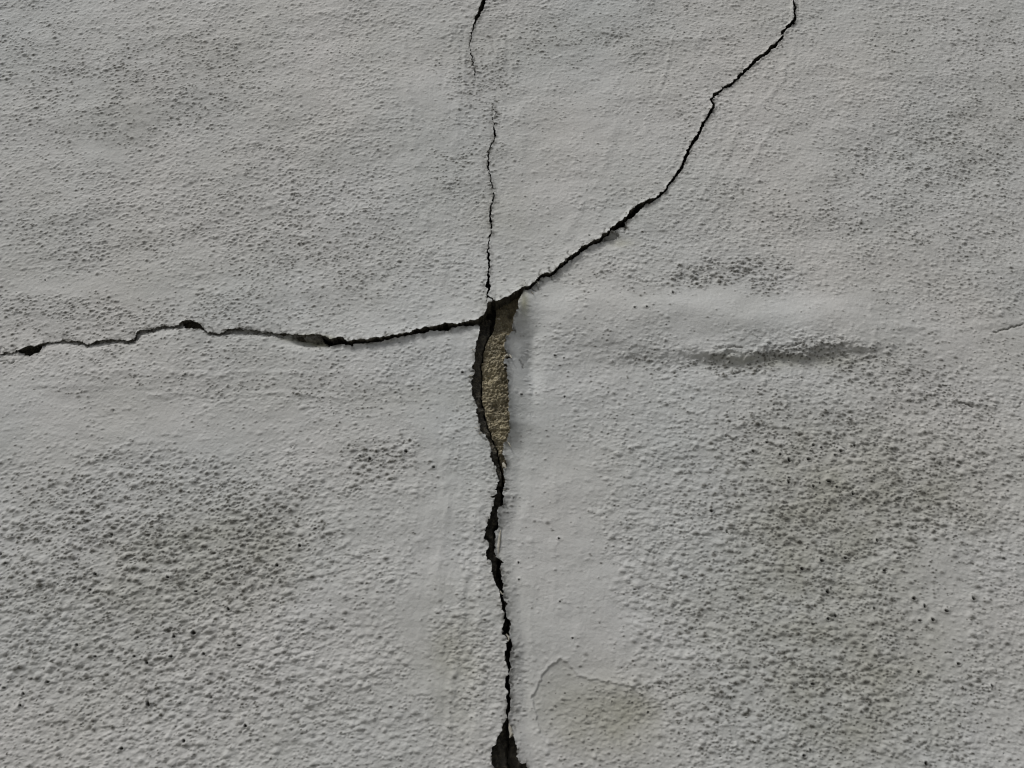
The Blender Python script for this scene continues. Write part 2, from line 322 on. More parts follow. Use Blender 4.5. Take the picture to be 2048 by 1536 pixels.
for k in range(len(bu)):
    r = rad[k]; R = r * 1.9
    j0 = int((bu[k] - R * 1.5 - U0) / H); j1 = int((bu[k] + R * 1.5 - U0) / H) + 2; i0 = int((bv[k] - R * 1.3 - V0) / H); i1 = int((bv[k] + R * 1.3 - V0) / H) + 2
    if j0 < 0 or i0 < 0 or j1 > nu or i1 > nv: continue
    x = (U0 + H * np.arange(j0, j1) - bu[k]); y = (V0 + H * np.arange(i0, i1) - bv[k])[:, None] + .36 * bu[k] * x
    y = np.where(y > 0, y * .80, y * 1.45)
    q = (x / (r * asp[k])) ** 2 + (y / r) ** 2
    e = hgt[k] * np.exp(-q ** 1.25 * .9)
    s = Zb[i0:i1, j0:j1]; np.maximum(s, e + s * .35, out=s)
    if dirt_shade[k] > 0:                                # grime plus painted shade, set low on the blob's underside
        dd = dirt_shade[k] * np.exp(-(((x) / (r * asp[k] * .72)) ** 2 + ((y + r * .30) / (r * .78)) ** 2) ** 1.8)
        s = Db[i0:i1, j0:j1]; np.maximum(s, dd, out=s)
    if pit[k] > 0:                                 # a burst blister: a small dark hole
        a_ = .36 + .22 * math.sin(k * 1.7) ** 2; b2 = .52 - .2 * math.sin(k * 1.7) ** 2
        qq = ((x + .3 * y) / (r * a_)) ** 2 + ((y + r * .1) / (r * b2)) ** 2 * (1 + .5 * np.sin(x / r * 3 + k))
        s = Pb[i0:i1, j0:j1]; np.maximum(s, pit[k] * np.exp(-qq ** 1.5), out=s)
sl = (slice(iv0, iv0 + nv), slice(iu0, iu0 + nu))
fi = fine[sl]
Z[sl] += fi * (Zb - .0022 * Pb)
DIRT_SHADE = np.zeros((NR, NC)); PIT = np.zeros((NR, NC)); DIRT_SHADE[sl] = Db * fi; PIT[sl] = np.clip(Pb * fi, 0, 1)
DIRT_SHADE += .08 * dirtmap + .045 * rough + .5 * dirtmap * np.clip(fbm(GU / .006, VV / .003, 3, 90) - .25, 0, 1)  # dirt film; its rough term paints in the light falling off downwards
# flat worn coats: a step down along a ragged outline, the older yellowish coat showing
worn = W([(1062,1395),(1075,1372),(1082,1350),(1095,1335),(1122,1315),(1145,1335),(1157,1350),(1185,1358),(1215,1362),(1262,1372),(1285,1392),(1330,1400),(1330,1480),(1250,1530),(1130,1530),(1080,1470)])
worn = jag(resample(cat(worn, worn[:1]), .001), .0004, 9)
wi = inside_poly(worn); wd, _, _ = band(worn, .004)
Z += (.00035 * np.exp(-(wd / .0012) ** 2) - np.where(wi, .0006 * sstep(0, .0014, wd), 0)) * sstep(1540, 1420, PY) * sstep(1400, 1250, PX)
strokes = [([(800,60),(815,200),(835,330)],.0006,.004),([(905,40),(915,200),(905,330)],.0005,.005),([(1035,0),(1030,160),(1042,330)],.0005,.005),
    ([(880,330),(890,460),(885,560)],.0004,.004),([(1010,60),(1004,180),(1012,260)],.0005,.0025),([(934,60),(928,150),(936,215)],.0007,.0018),
    ([(1610,60),(1540,190),(1480,260)],.0004,.003),([(1500,200),(1440,330),(1380,430)],.0005,.003),([(1560,230),(1480,360),(1400,450)],.0004,.0025),([(1420,20),(1380,130),(1290,260)],.0004,.004),
    ([(1250,180),(1210,330),(1130,470)],.0004,.004),([(1345,80),(1330,150),(1300,220)],.0005,.002),([(180,742),(420,748),(700,742)],.0005,.0022),([(300,790),(560,786),(820,800)],.0005,.002),
    ([(60,770),(300,772)],.0004,.002),([(900,860),(890,1020),(870,1200)],.0006,.004),([(955,1010),(925,1180),(905,1400),(885,1536)],.0008,.003),([(960,1230),(950,1400),(945,1536)],.0006,.004),
    ([(830,960),(800,1130),(840,1330)],.0004,.006),([(1110,930),(1105,1120),(1112,1300)],.00025,.0022),([(1150,960),(1158,1280)],.00025,.003),([(1060,940),(1064,1150),(1060,1330)],.00025,.002),
    ([(1830,780),(1900,800),(1990,812)],.0007,.002),([(1740,620),(1750,700),(1765,760)],.0005,.003),([(60,240),(300,200),(560,215)],.0004,.004),([(120,60),(420,50),(700,80)],.0004,.003),
    ([(1650,130),(1800,160),(2000,150)],.0004,.004),([(1200,60),(1330,85),(1480,70)],.0004,.0025),([(1760,655),(1900,660),(2048,640)],.0005,.003),([(1000,40),(985,150)],.0004,.002)]
for ln, am, wd_ in strokes:
    q = resample(W(ln), .004); q = q + .0022 * np.stack([perlin(q[:, 1] / .02, q[:, 0] / .02, 140), perlin(q[:, 1] / .02, q[:, 0] / .02, 141)], 1)
    d, _, _ = band(q, wd_ * 3.2, False)
    g = np.exp(-(np.minimum(d, 1) / wd_) ** 2)
    Z += .62 * am * g * np.clip(.8 + 1.5 * fbm(GU / .012, GV / .016, 3, 142), -.3, 1.8); Z -= .16 * am * np.exp(-((np.minimum(d, 1) - wd_ * 1.9) / (wd_ * .7)) ** 2)
stain += wi * .13 * sstep(0, .004, wd) * sstep(1560, 1440, PY); DIRT_SHADE += wi * .07
# swellings, folds and lips round the cracks
def lerp(xs, ys, X): return np.interp(X, xs, ys)
yl = lerp([1060,1180,1300,1400,1460,1550,1650,1750,1800], [640,674,692,704,706,696,690,690,690], PX)
Ab = lerp([1060,1120,1180,1300,1400,1600,1700,1760,1810], [0,2.2,3.4,2.8,4.6,5.0,3.6,1.6,0], PX) * .001
Z += .0048 * (1 + .3 * perlin(GU / .05, GV / .05, 99)) * np.exp(-((PY - 618 - .05 * (PX - 1080) - 10 * fbm(GU / .06, GV / .05, 2, 94)) / lerp([1050, 1250, 1600, 1850], [26, 46, 52, 34], PX)) ** 2) * sstep(1045, 1210, PX) * sstep(1900, 1560, PX)
t = PY - yl + 9 * fbm(GU / .03, GV / .02, 4, 95, .6) + 3 * fbm(GU / .006, GV / .005, 2, 96)
Ab = .75 * Ab * (1 + .45 * perlin(GU / .045, GV / .1, 98)) * (1 - .25 * sstep(1300, 1380, PX) * sstep(1450, 1380, PX))
fw = lerp([1060,1300,1350,1460,1720], [34,30,20,13,17], PX)
Z += Ab * np.where(t < 0, np.exp(np.minimum(t, 0) / 55.), np.exp(-(np.maximum(t, 0) / fw) ** 2)) - Ab * .25 * np.exp(-((t - fw * 1.7) / fw) ** 2)
ex = lerp([560,590,640,680,720,760,850,890,930,1010,1060,1120,1180,1300,1450,1500,1540], [1056,1044,1030,1014,1010,1015,1019,1012,1010,1006,994,995,1006,1018,1020,1034,1052], PY)
s = np.maximum(PX - ex, -6)
side = (PX > ex - 14)
wy = sstep(585, 650, PY) * (1 - sstep(840, 905, PY))
lip = wy * (.0105 * np.exp(-s / 24.) - .0045 * np.exp(-((s - 50) / 17.) ** 2) * np.exp(-((PY - 730) / 65.) ** 2))
lip += sstep(560, 600, PY) * np.exp(-((PY - 610) / 40.) ** 2) * .004 * np.exp(-((s - 5) / 22.) ** 2)
lip += sstep(860, 930, PY) * (.0034 * np.exp(-s / 16.) - .0008 * np.exp(-((s - 30) / 12.) ** 2)) * (1 + .6 * perlin(GV / .03, GU * 0, 97))
LIP_R = lip
yA = lerp([p[0] for p in LEFT_UP[::-1]], [p[1] for p in LEFT_UP[::-1]], PX)
ta = np.maximum(yA - PY, -8)
LIP_U = np.where((PX < 990) & (PX > -300), (lerp([0, 560, 680, 960], [.0003, .0005, .0028, .0034], PX) * np.exp(-ta / 22.) + (.0006 - .0015 * sstep(620, 560, PX) * (.35 + .65 * sstep(-.25, .35, fbm(GU / .022, GU * 0 + 3.3, 2, 93))) * (np.abs(PX - 60) > 28) * (np.abs(PX - 385) > 24)) * np.exp(-ta / 5.)) * sstep(-300, 60, PX), 0)
LIP_L = -np.exp(-np.maximum(PY - yA, 0) / 14.) * .0010 * (PX < 960) - .0060 * np.exp(-((PX - 622) / 42.) ** 2 - ((PY - 682) / 11.) ** 2) - .0020 * np.exp(-((PX - 760) / 30.) ** 2 - ((PY - 683) / 8.) ** 2)
yLo = lerp([p[0] for p in LEFT_LO], [p[1] for p in LEFT_LO], PX)
yLo = yLo - 2.2 * (PX < 560) + 4.0 * fbm(GU / .0055, GV / .0055, 4, 87, .65)
LIP_L -= (PX < 660) * (lerp([0, 560, 600, 660], [.0007, .0008, .0016, .0022], PX) * (.45 + 1.3 * sstep(-.4, .5, perlin(GU / .016, GV / .05, 88))) * (1 - sstep(-3, 1.5, PY - yLo)) + .0012 * np.exp(-np.maximum(PY - yLo, 0) / 7.)) * sstep(-250, -50, PX)
tri = jag(resample(W([(1212,466),(1232,462),(1238,474),(1220,480),(1203,481),(1190,492),(1180,480),(1212,466)]), .0005), .0001)
LEDGE_DIRT = (PX < 660) * (1 - sstep(0, 5, PY - yLo)) * (PY > yLo - 40) * (.38 + .45 * sstep(-.3, .5, fbm(GU / .009, GV / .006, 3, 89)))
LIP_L += .0012 * np.exp(-np.maximum(958 - PX, 0) / 12.) * (PY > 660)
dgx = [p[0] for p in DIAG_UP[::-1]] + [p[0] for p in DIAG_C[::-1]]; dgy = [p[1] for p in DIAG_UP[::-1]] + [p[1] for p in DIAG_C[::-1]]
o = np.argsort(dgx); yD = lerp(np.array(dgx)[o], np.array(dgy)[o], PX); td = np.maximum(yD - PY, -8)
LIP_U = LIP_U + np.where(PX > 975, (.0028 * np.exp(-td / 24.) * sstep(1500, 1000, PX) + .0010 * np.exp(-td / 7.)), 0)
LIP_U += .0020 * np.exp(-((PX - 1000) / 50.) ** 2 - ((PY - 590) / 40.) ** 2)
LIP_R2 = -.0022 * np.exp(-((PX - 1222) / 26.) ** 2 - ((PY - 482) / 12.) ** 2) * (PX > 1060) - .0007 * np.exp(-np.maximum(PY - yD, 0) / 12.) * (PX > 1056) * (PX < 1600)

LIP_R2 = LIP_R2 - inside_poly(tri) * .0028
# short hairlines that do not cut through: scored into the surface with grime in them
import random as _r
_r.seed(4)
splits = []
for L_, sgn, n_s in ((C_LEFT_DN, 1, 16), (D_RIGHT, -1, 16), (DIAG_UP, -1, 8), (DIAG_LO, 1, 10), (LEFT_UP, 0, 12)):
    for k in range(n_s):
        x, y = _r.choice(L_); l = _r.uniform(5, 13)
        a = _r.uniform(-.5, .5) + (0 if sgn > 0 else math.pi)
        if L_ is DIAG_UP or L_ is LEFT_UP: a = _r.uniform(-2.4, -1.0)
        if L_ is DIAG_LO: a = _r.uniform(.2, 1.4)
        splits.append([(x, y), (x + l * .5 * math.cos(a), y + l * .5 * math.sin(a)), (x + l * math.cos(a + .3), y + l * math.sin(a + .3))])
hair = [[(2046,648),(2020,655),(2003,661),(1988,663)],[(1912,803),(1930,808),(1945,814)],[(2047,806),(2034,817)],[(1450,872),(1456,871),(1464,876),(1468,880)],
        [(1562,696),(1580,696),(1598,692)],[(1683,712),(1700,716)],[(1530,216),(1537,222)],[(1558,207),(1572,210)],[(1545,220),(1568,230)],[(940,80),(941,100),(950,118),(952,160)],
        [(1370,703),(1384,701),(1393,700)],[(1448,703),(1465,697),(1483,699)],[(0,722),(14,722),(22,727),(30,722)],[(1490,712),(1500,708)],[(974,0),(983,-2),(990,4)],[(1040,722),(1046,733),(1047,738)],
        [(540,735),(600,740),(660,742)],[(985,210),(984,240),(986,255)],[(980,88),(986,96),(990,112)],[(460,784),(520,790),(600,792)],[(1290,40),(1262,120),(1240,170)]]
depth_ = [1.2,1,.8,1.2,.9,.8,.8,.8,.6,.5,.5,.9,.9,.8,.8,.8,.25,.6,.5,.2,.12]
for hl, dp in zip(hair + splits, depth_ + [_r.uniform(.5, .95) for _ in splits]):
    q = jag(resample(W(hl), .0006), .0003, 15); d, _, _ = band(q, .003, False)
    g = np.exp(-(d / .00075) ** 2)
    Z -= .0007 * dp * g; DIRT_SHADE = np.maximum(DIRT_SHADE, g * .9 * min(1, dp))

# ------------------------------------------------------------------ materials
def new_mat(name):
    m = bpy.data.materials.new(name); m.use_nodes = True; n = m.node_tree; n.nodes.clear()
    o = n.nodes.new('ShaderNodeOutputMaterial'); b = n.nodes.new('ShaderNodeBsdfPrincipled')
    n.links.new(b.outputs[0], o.inputs[0]); b.inputs['Specular IOR Level'].default_value = .25
    return m, n, b
def mixc(n, fac, a, b):
    m = n.nodes.new('ShaderNodeMix'); m.data_type = 'RGBA'
    for s, v in ((0, fac), (6, a), (7, b)):
        if hasattr(v, 'links'): n.links.new(v, m.inputs[s])
        else: m.inputs[s].default_value = v if not isinstance(v, tuple) else (*v, 1)
    return m.outputs[2]
def ramp(n, src, a, b, va=0., vb=1.):
    r = n.nodes.new('ShaderNodeMapRange'); r.inputs[1].default_value = a; r.inputs[2].default_value = b
    r.inputs[3].default_value = va; r.inputs[4].default_value = vb; n.links.new(src, r.inputs[0]); return r.outputs[0]
def math_(n, op, a, b=0.):
    m = n.nodes.new('ShaderNodeMath'); m.operation = op
    for i, v in enumerate((a, b)):
        if hasattr(v, 'links'): n.links.new(v, m.inputs[i])
        else: m.inputs[i].default_value = v
    return m.outputs[0]
def noise(n, sc, det=4, rgh=.55, vec=None):
    t = n.nodes.new('ShaderNodeTexNoise'); t.inputs['Scale'].default_value = sc; t.inputs['Detail'].default_value = det; t.inputs['Roughness'].default_value = rgh
    if vec is None:
        tc = n.nodes.new('ShaderNodeTexCoord'); vec = tc.outputs['Object']
    n.links.new(vec, t.inputs['Vector']); return t.outputs['Fac']
def bump(n, b, h, dist, strength=1.):
    k = n.nodes.new('ShaderNodeBump'); k.inputs['Distance'].default_value = dist; k.inputs['Strength'].default_value = strength
    n.links.new(h, k.inputs['Height']); n.links.new(k.outputs[0], b.inputs['Normal'])

paint, n, b = new_mat('weathered_white_paint')
at = n.nodes.new('ShaderNodeAttribute'); at.attribute_name = 'wear_shade'
sepc = n.nodes.new('ShaderNodeSeparateColor'); n.links.new(at.outputs['Color'], sepc.inputs[0])
big = noise(n, 7, 3); base = mixc(n, ramp(n, big, .35, .65), (.502, .508, .494), (.542, .536, .518))
base = mixc(n, ramp(n, noise(n, 2.3, 2), .44, .68, 0, .45), base, (.470, .510, .522))
sp2 = noise(n, 260, 3, .6); base = mixc(n, ramp(n, sp2, .58, .72, 0, .16), base, (.26, .25, .22))
tan_ = mixc(n, math_(n, 'MULTIPLY', sepc.outputs[1], .72), base, (.285, .282, .205))
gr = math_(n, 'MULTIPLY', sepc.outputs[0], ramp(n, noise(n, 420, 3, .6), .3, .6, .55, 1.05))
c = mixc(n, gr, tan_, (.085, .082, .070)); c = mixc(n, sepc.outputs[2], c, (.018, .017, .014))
n.links.new(c, b.inputs['Base Color']); b.inputs['Roughness'].default_value = .78
micro = math_(n, 'ADD', noise(n, 380, 3, .6), math_(n, 'MULTIPLY', noise(n, 1100, 2, .6), .35))
tc = n.nodes.new('ShaderNodeTexCoord'); mp = n.nodes.new('ShaderNodeMapping'); mp.inputs['Scale'].default_value = (100, 100, 180); n.links.new(tc.outputs['Object'], mp.inputs[0])
co = noise(n, 1.0, 3, .6, mp.outputs[0])
hsum = math_(n, 'ADD', math_(n, 'MULTIPLY', micro, .28), math_(n, 'MULTIPLY', co, math_(n, 'MULTIPLY', at.outputs['Alpha'], 2.2)))
bump(n, b, hsum, .0012)

def rough_mat(name, ca, cb, cc, sc1, sc2, dist, rgh=.9):
    m, n, b = new_mat(name)
    base = mixc(n, ramp(n, noise(n, sc1, 4, .6), .35, .65), ca, cb)
    base = mixc(n, ramp(n, noise(n, sc1 * .55, 5, .65), .50, .60, 0, .6), base, tuple(.42 * v for v in ca))
    base = mixc(n, ramp(n, noise(n, sc2, 3, .6), .5, .62), base, cc)
    n.links.new(base, b.inputs['Base Color']); b.inputs['Roughness'].default_value = rgh
    bump(n, b, math_(n, 'ADD', noise(n, sc2, 4, .65), noise(n, sc2 * 3.1, 2)), dist)
    return m
m_edge = rough_mat('old_render_edge', (.16, .15, .125), (.10, .095, .08), (.20, .19, .15), 60, 400, .0010)
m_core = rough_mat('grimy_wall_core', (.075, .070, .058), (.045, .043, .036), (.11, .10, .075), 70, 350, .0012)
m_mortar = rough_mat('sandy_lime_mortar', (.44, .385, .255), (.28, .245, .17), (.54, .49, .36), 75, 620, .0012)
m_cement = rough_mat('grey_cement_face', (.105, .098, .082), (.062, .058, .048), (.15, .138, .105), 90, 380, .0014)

# ------------------------------------------------------------------ meshes
wall = bpy.data.objects.new('cracked_wall', None); scene.collection.objects.link(wall)
wall['label'] = 'weathered white painted render wall split by branching dark cracks'; wall['category'] = 'wall'; wall['kind'] = 'thing'
def mesh_obj(name, V, F4, mats, parent, midx=None, wear_shade=None, label=None):
    me = bpy.data.meshes.new(name)
    me.vertices.add(len(V)); me.vertices.foreach_set('co', np.ascontiguousarray(V, np.float32).ravel())
    nf = len(F4); me.loops.add(nf * 4); me.loops.foreach_set('vertex_index', F4.astype(np.int32).ravel())
    me.polygons.add(nf); me.polygons.foreach_set('loop_start', np.arange(0, nf * 4, 4, dtype=np.int32)); me.polygons.foreach_set('loop_total', np.full(nf, 4, np.int32))
    me.polygons.foreach_set('use_smooth', np.ones(nf, bool))
    if midx is not None: me.polygons.foreach_set('material_index', midx.astype(np.int32))
    me.update(calc_edges=True)
    if wear_shade is not None:
        a = me.attributes.new('wear_shade', 'FLOAT_COLOR', 'POINT'); a.data.foreach_set('color', np.ascontiguousarray(wear_shade, np.float32).ravel())
    for m in mats: me.materials.append(m)
    ob = bpy.data.objects.new(name, me); scene.collection.objects.link(ob)
    if parent: ob.parent = parent
    if label: ob['label'] = label
    return ob

def field_mesh(name, X, Y, Zh, keep, wear_shade, mats, parent, thick, edge_in=.0008, paint_t=.0009, label=None, edge_pos=None, face_down=.0):
    """quads of a height field where keep is set, with a lip and a broken face running back from every border"""
    nr, nc = X.shape
    idx = np.arange(nr * nc).reshape(nr, nc)
    a, b_, c_, d = idx[:-1, :-1], idx[:-1, 1:], idx[1:, 1:], idx[1:, :-1]
    F = np.stack([a[keep], b_[keep], c_[keep], d[keep]], 1)
    K = np.pad(keep, 1)
    E = []
    k = K[1:-1, 1:-1]
    m = k & ~K[:-2, 1:-1]; m[0, :] = False; E.append(np.stack([a[m], b_[m]], 1))
    m = k & ~K[1:-1, 2:]; m[:, -1] = False; E.append(np.stack([b_[m], c_[m]], 1))
    m = k & ~K[2:, 1:-1]; m[-1, :] = False; E.append(np.stack([c_[m], d[m]], 1))
    m = k & ~K[1:-1, :-2]; m[:, 0] = False; E.append(np.stack([d[m], a[m]], 1))
    E = np.concatenate(E)
    used = np.unique(F); remap = np.full(nr * nc, -1, np.int64); remap[used] = np.arange(len(used))
    Xf, Yf, Zf = X.ravel(), Y.ravel(), Zh.ravel()
    V = np.stack([Xf[used], -Zf[used], Yf[used]], 1); Fm = remap[F]; Wr = wear_shade.reshape(-1, 4)[used]
    mi = np.zeros(len(Fm), int)
    if len(E):
        eu, inv = np.unique(E, return_inverse=True); Ei = inv.reshape(-1, 2); ne = len(eu)
        tx = Xf[E[:, 1]] - Xf[E[:, 0]]; ty = Yf[E[:, 1]] - Yf[E[:, 0]]
        nx = np.zeros(ne); ny = np.zeros(ne)
        for q in (0, 1): np.add.at(nx, Ei[:, q], -ty); np.add.at(ny, Ei[:, q], tx)      # inward
        L = np.hypot(nx, ny) + 1e-9; nx /= L; ny /= L
        ex_, ey_, ez_ = Xf[eu], Yf[eu], Zf[eu]
        nz = fbm(ex_ / .004, ey_ / .004, 2, 101)
        rings = [(0, 0), (-.00015, paint_t * .5), (edge_in * .3, paint_t), (edge_in * (1 + .8 * nz), paint_t + .0006), (edge_in * (1.2 + 1.4 * fbm(ex_ / .003, ey_ / .003, 2, 111)), paint_t + .004), (edge_in * 2, thick)]
        base = len(V); add = []
        for ins, back in rings:
            add.append(np.stack([ex_ + nx * ins, -(ez_ - back), ey_ + ny * ins], 1))
        V = np.concatenate([V] + add)
        w0 = wear_shade.reshape(-1, 4)[eu].copy()
        wr = np.concatenate([w0] * 3 + [w0] * (len(rings) - 3)); wr[:, 0] = np.clip(wr[:, 0] * .6 + .05, 0, 1); Wr = np.concatenate([Wr, wr])
        for q in range(len(rings) - 1):
            p = base + q * ne; r = base + (q + 1) * ne
            Fm = np.concatenate([Fm, np.stack([p + Ei[:, 1], p + Ei[:, 0], r + Ei[:, 0], r + Ei[:, 1]], 1)])
            mi = np.concatenate([mi, np.full(len(Ei), 0 if q < 3 else 1)])
    return mesh_obj(name, V, Fm, mats, parent, mi, Wr, label)

def panel(poly, lip, label, holes=(), extra_dirt=0):
    ins = inside_poly(poly); D, CX, CY = band(poly)
    for h in holes:
        ih = inside_poly(h); d2, x2, y2 = band(h)
        ins &= ~ih; m = d2 < D; D[m] = d2[m]; CX[m] = x2[m]; CY[m] = y2[m]
    sd = np.where(ins, D, -D)
    thr = .62 * HC
    snap = np.abs(sd) < thr
    X = np.where(snap, CX, GU); Y = np.where(snap, CY, GV)
    okv = sd > -thr
    keep = okv[:-1, :-1] & okv[:-1, 1:] & okv[1:, :-1] & okv[1:, 1:]
    allsn = snap[:-1, :-1] & snap[:-1, 1:] & snap[1:, :-1] & snap[1:, 1:]
    keep &= ~(allsn & ~(ins[:-1, :-1] & ins[1:, 1:]))
    Dc = np.clip(D, 0, 1)
    nearc = np.exp(-(Dc / .0016) ** 2) * (HC < .002)
    zz = Z + lip + nearc * .0004 * (1 + perlin(GU / .004, GV / .004, 120))
    dt = DIRT_SHADE + np.exp(-Dc / .0026) * np.clip(.22 + 1.3 * fbm(GU / .007, GV / .007, 4, 130, .65), 0, .9) * (HC < .002)
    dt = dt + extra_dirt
    wear_shade = np.stack([np.clip(dt, 0, 1), stain, PIT, 1 - fine], -1)
    return field_mesh('render_panel', X, Y, zz, keep, wear_shade, [paint, m_edge], wall, .030, label=label)
panel(panel_upper, LIP_U, 'upper render panel with a hairline slit running down it', holes=(TOPSLIT,))
panel(panel_left, LIP_L, 'lower left render panel with coarse stippled paint', extra_dirt=LEDGE_DIRT)
panel(panel_right, LIP_R + LIP_R2, 'right render panel with a horizontal swelling and a curled lip', extra_dirt=inside_poly(tri) * .45)

# the masonry behind: dark, grimy, coming close to the surface under the shallow parts of the left crack
h2 = .0016
u2 = np.arange(-.60, .60, h2); v2 = np.arange(1.16, 1.97, h2); X2, Y2 = np.meshgrid(u2, v2); P2, Q2 = w2px(X2, Y2)
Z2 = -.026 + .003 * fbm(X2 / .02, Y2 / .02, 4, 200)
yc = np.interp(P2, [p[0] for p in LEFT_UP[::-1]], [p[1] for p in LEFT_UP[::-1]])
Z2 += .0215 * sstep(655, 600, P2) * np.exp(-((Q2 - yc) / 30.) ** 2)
Z2 += blobs(P2, Q2, [(1215,472,18,10,.020),(1262,428,14,8,.012),(60,700,30,14,-.006),(375,650,25,12,-.003)])
wear2 = np.zeros(X2.shape + (4,))
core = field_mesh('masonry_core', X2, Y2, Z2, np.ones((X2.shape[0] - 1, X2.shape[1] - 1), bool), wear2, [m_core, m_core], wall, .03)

# exposed mortar in the gap: a sandy bed on the right of the inner crack, a grimy cement face on the left
INNER = [(990,600),(986,630),(983.6,642),(981,663),(970.7,682),(964.8,700.6),(962.5,724),(962.5,747.5),(963,771),(962.5,794),(967,818),(972,841),(981,864.7),(988,883.4),(995,900),(998,921),(1002,937),(1006,950)]
h3 = .00045
ua, va = px2w(925, 970); ub, vb = px2w(1085, 585)
u3 = np.arange(ua, ub, h3); v3 = np.arange(va, vb + .01, h3); X3, Y3 = np.meshgrid(u3, v3); P3, Q3 = w2px(X3, Y3)
warp = 2.2 * fbm(X3 / .006, Y3 / .006, 3, 210)
xi = np.interp(Q3, [p[1] for p in INNER], [p[0] for p in INNER]) + warp
gapw = np.interp(Q3, [590,640,663,700,760,850,900,950], [8,7,4,2.6,2.4,2.2,3,3])
grains = np.zeros(X3.shape)
rg = np.random.default_rng(5)
for k in range(14000):
    cx, cy = rg.uniform(u3[0], u3[-1]), rg.uniform(v3[0], v3[-1]); r = .00035 + .0012 * rg.random() ** 3
    j0, j1 = np.searchsorted(u3, [cx - 2 * r, cx + 2 * r]); i0, i1 = np.searchsorted(v3, [cy - 2 * r, cy + 2 * r])
    if j1 - j0 < 2 or i1 - i0 < 2: continue
    s = grains[i0:i1, j0:j1]; e = r * .8 * np.sqrt(np.clip(1 - ((u3[j0:j1] - cx) ** 2 + (v3[i0:i1, None] - cy) ** 2) / r ** 2, 0, 1)); np.maximum(s, e, out=s)
# right bed
s3 = P3 - xi
Zm = -.0050 + .0022 * fbm(X3 / .014, Y3 / .010, 3, 219) - .0030 * np.exp(-np.maximum(s3, 0) / 8.) + .0010 * fbm(X3 / .012, Y3 / .012, 3, 220) + .0012 * fbm(X3 / .0022, Y3 / .0019, 5, 225, .75) + .0026 * np.minimum(fbm(X3 / .006, Y3 / .005, 3, 226) + .15, 0) + .8 * grains
Zm -= .0068 * sstep(668 + 0 * Q3, 655 + 0 * Q3, Q3 + 4 * fbm(X3 / .008, Y3 / .02, 2, 228)) + .004 * sstep(640, 610, Q3)
Zm -= .010 * sstep(870, 960, Q3)
Zm -= .012 * sstep(3, 12, P3 - np.interp(Q3, [560,590,640,680,720,760,850,890,930], [1056,1044,1030,1014,1010,1015,1019,1012,1010]))
okm = (s3 > gapw / 2) & (P3 < 1075)
okm = okm & (Q3 < 958 + warp)
km = okm[:-1, :-1] & okm[1:, :-1] & okm[:-1, 1:] & okm[1:, 1:]
w3 = np.zeros(X3.shape + (4,))
field_mesh('exposed_mortar', X3, Y3, Zm, km, w3, [m_mortar, m_edge], wall, .022, edge_in=-.0003, label='sandy yellow mortar showing in the widest part of the crack')
Zc = -.0056 - .0034 * np.exp(-np.maximum(-s3, 0) / 7.) + .0018 * fbm(X3 / .006, Y3 / .009, 5, 230, .62) + .4 * grains * (fbm(X3 / .01, Y3 / .01, 2, 231) > 0)
Zc -= .010 * sstep(675, 640, Q3)
okc = (s3 < -gapw / 2) & (P3 > 930) & (Q3 > 625)
kc = okc[:-1, :-1] & okc[1:, :-1] & okc[:-1, 1:] & okc[1:, 1:]
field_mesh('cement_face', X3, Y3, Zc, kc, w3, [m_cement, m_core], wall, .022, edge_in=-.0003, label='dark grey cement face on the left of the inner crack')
# lower down: broken cement deep in the long crack and in the hole at the foot of the photo
ua, va = px2w(960, 1640); ub, vb = px2w(1085, 950)
u4 = np.arange(ua, ub, .0007); v4 = np.arange(va, vb, .0007); X4, Y4 = np.meshgrid(u4, v4); P4, Q4 = w2px(X4, Y4)
xc = np.interp(Q4, [950,1010,1060,1120,1180,1250,1330,1450,1500,1640], [1005,1004,990,994,1004,1013,1016,1015,1016,1014]) + 4.0 * fbm(X4 / .010, Y4 / .010, 4, 240)
Z4 = -.0105 + .0026 * fbm(X4 / .008, Y4 / .010, 5, 245, .6) - .012 * np.exp(-((P4 - xc) / (2.6 + 1.6 * perlin(X4 / .01, Y4 / .008, 246))) ** 2)
Z4 -= .006 * sstep(2, 5, P4 - xc) * sstep(1400, 1440, Q4)
Z4 -= .006 * (P4 > xc) * sstep(1200, 1120, Q4)
Z4 += .0045 * np.exp(-((P4 - 1052) / 14.) ** 2 - ((Q4 - 1532) / 10.) ** 2) + blobs(P4, Q4, [(981,1092,6,6,.005),(1016,1275,6,8,.005),(982,1075,7,6,.003)])
Z4 -= .006 * sstep(1330, 1300, Q4) * sstep(1130, 1180, Q4)
field_mesh('cement_face', X4, Y4, Z4, np.ones((X4.shape[0] - 1, X4.shape[1] - 1), bool), np.zeros(X4.shape + (4,)), [m_cement, m_core], wall, .02, label='dark broken cement deep in the long lower crack')

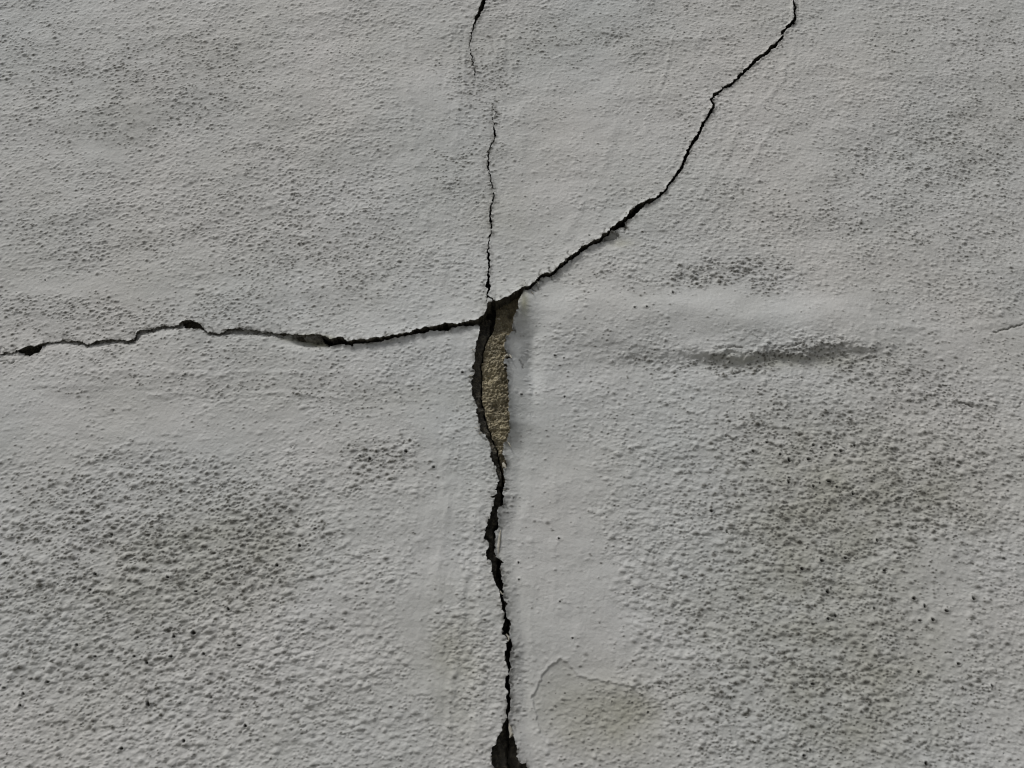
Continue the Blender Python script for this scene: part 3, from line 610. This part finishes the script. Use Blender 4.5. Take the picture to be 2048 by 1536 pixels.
# ------------------------------------------------------------------ curled flakes of paint hanging on the lips
m_flake, n, b = new_mat('brittle_paint_flake')
fc = mixc(n, ramp(n, noise(n, 300, 3), .4, .65), (.42, .40, .35), (.30, .285, .23)); n.links.new(fc, b.inputs['Base Color']); b.inputs['Roughness'].default_value = .8
bump(n, b, noise(n, 600, 3), .0004)
def flake(pts, width, z0, curl, label=None, mat=None, wob=.25, seed=0):
    """a thin curved sliver along a centre line given in photo pixels; z0 height of the root, curl = rise along it, metres"""
    r_ = np.random.default_rng(seed)
    p = W(pts); n_ = 14; tt = np.linspace(0, 1, n_); q = np.stack([np.interp(tt, np.linspace(0, 1, len(p)), p[:, k]) for k in (0, 1)], 1)
    T = np.gradient(q, axis=0); T /= np.linalg.norm(T, axis=1)[:, None]; Nn = np.stack([-T[:, 1], T[:, 0]], 1)
    wd = np.interp(tt, np.linspace(0, 1, len(width)), width) * (1 + wob * (r_.random(n_) - .5))
    m_ = 6; V = []; 
    for lay in (0, 1):
        for i in range(n_):
            for j in range(m_):
                sgn = j / (m_ - 1) - .5
                xy = q[i] + Nn[i] * sgn * wd[i]
                z = z0 + curl * tt[i] ** 1.5 + wd[i] * .35 * (1 - 4 * sgn * sgn) - lay * .00035
                V.append((xy[0], -z, xy[1]))
    F = []; S = n_ * m_
    for i in range(n_ - 1):
        for j in range(m_ - 1):
            a = i * m_ + j; F.append((a, a + 1, a + m_ + 1, a + m_)); F.append((S + a, S + a + m_, S + a + m_ + 1, S + a + 1))
    for i in range(n_ - 1):
        a = i * m_; F.append((a, a + m_, S + a + m_, S + a)); a += m_ - 1; F.append((a + m_, a, S + a, S + a + m_))
    for j in range(m_ - 1):
        F.append((j + 1, j, S + j, S + j + 1)); a = (n_ - 1) * m_ + j; F.append((a, a + 1, S + a + 1, S + a))
    return mesh_obj('paint_flake', np.array(V), np.array(F), [mat or m_flake], wall, None, np.zeros((len(V), 4)), label)
mm = .001
flake([(1009,719),(1014,715),(1020,717),(1024,724)], [.6*mm,2.2*mm,2.*mm,.4*mm], .006, .0030, 'small brown curled sliver on the lip', seed=1)
flake([(1008,741),(1012,739),(1015,743)], [.8*mm,1.6*mm,1.*mm], .006, .0015, seed=2)
flake([(1001,1060),(999,1078),(997,1095),(996,1112)], [.8*mm,2.2*mm,2.4*mm,.6*mm], .0010, .0006, seed=3)
flake([(1019,1442),(1021,1456),(1024,1468),(1019,1476)], [.8*mm,3.2*mm,3.4*mm,.4*mm], -.0010, .0010, seed=4)
flake([(1012,1268),(1018,1275),(1017,1283)], [1.*mm,2.*mm,.4*mm], -.001, .001, seed=5)
flake([(1006,925),(1009,932),(1013,938)], [2.*mm,3.*mm,.4*mm], -.001, .002, seed=6)
flake([(1000,1182),(1003,1187),(1008,1190)], [1.*mm,1.4*mm,.3*mm], -.0005, .001, seed=7)
flake([(1014,884),(1018,888),(1022,897)], [1.6*mm,1.4*mm,.3*mm], .002, .002, mat=None, seed=8)
for i, pts in enumerate([[(1029,590),(1026,582)],[(1052,573),(1050,567)],[(1111,540),(1109,533)],[(1074,564),(1078,572)],[(939,752),(946,754)],[(949,857),(958,858)],[(958,868),(965,867)],
                         [(1062,584),(1068,592)],[(944,700),(950,702)],[(1012,979),(1006,981)],[(1000,640),(994,641)],[(1254,426),(1249,430)],[(1132,520),(1131,527)]]):
    flake(pts, [.9*mm, .7*mm, .15*mm], .0018, .0022, seed=20 + i)

# ------------------------------------------------------------------ ground in front of the wall
m_g = rough_mat('concrete_paving', (.26, .25, .23), (.20, .195, .18), (.30, .29, .26), 3, 60, .002)
def box_verts(): pass
g = np.linspace(-15, 15, 31); gx, gy = np.meshgrid(g, g - 14.9); gz = np.zeros_like(gx)
idx = np.arange(31 * 31).reshape(31, 31); F = np.stack([idx[:-1, :-1].ravel(), idx[:-1, 1:].ravel(), idx[1:, 1:].ravel(), idx[1:, :-1].ravel()], 1)
gr_ = mesh_obj('ground', np.stack([gx.ravel(), gy.ravel(), gz.ravel()], 1), F, [m_g], None); gr_['kind'] = 'structure'
# the wall's body behind the render
def box(name, x0, x1, y0, y1, z0, z1, mat, parent):
    V = np.array([(x, y, z) for x in (x0, x1) for y in (y0, y1) for z in (z0, z1)])
    F = np.array([(0, 1, 3, 2), (4, 6, 7, 5), (0, 4, 5, 1), (2, 3, 7, 6), (0, 2, 6, 4), (1, 5, 7, 3)])
    o = mesh_obj(name, V, F, [mat], parent); o.data.polygons.foreach_set('use_smooth', np.zeros(6, bool)); return o
box('wall_body', UMIN, UMAX, .045, .30, .0, VMAX, m_core, wall)
box('coping', UMIN - .03, UMAX + .03, -.04, .33, VMAX, VMAX + .06, m_g, wall)
print('verts', NR, NC, NR * NC)
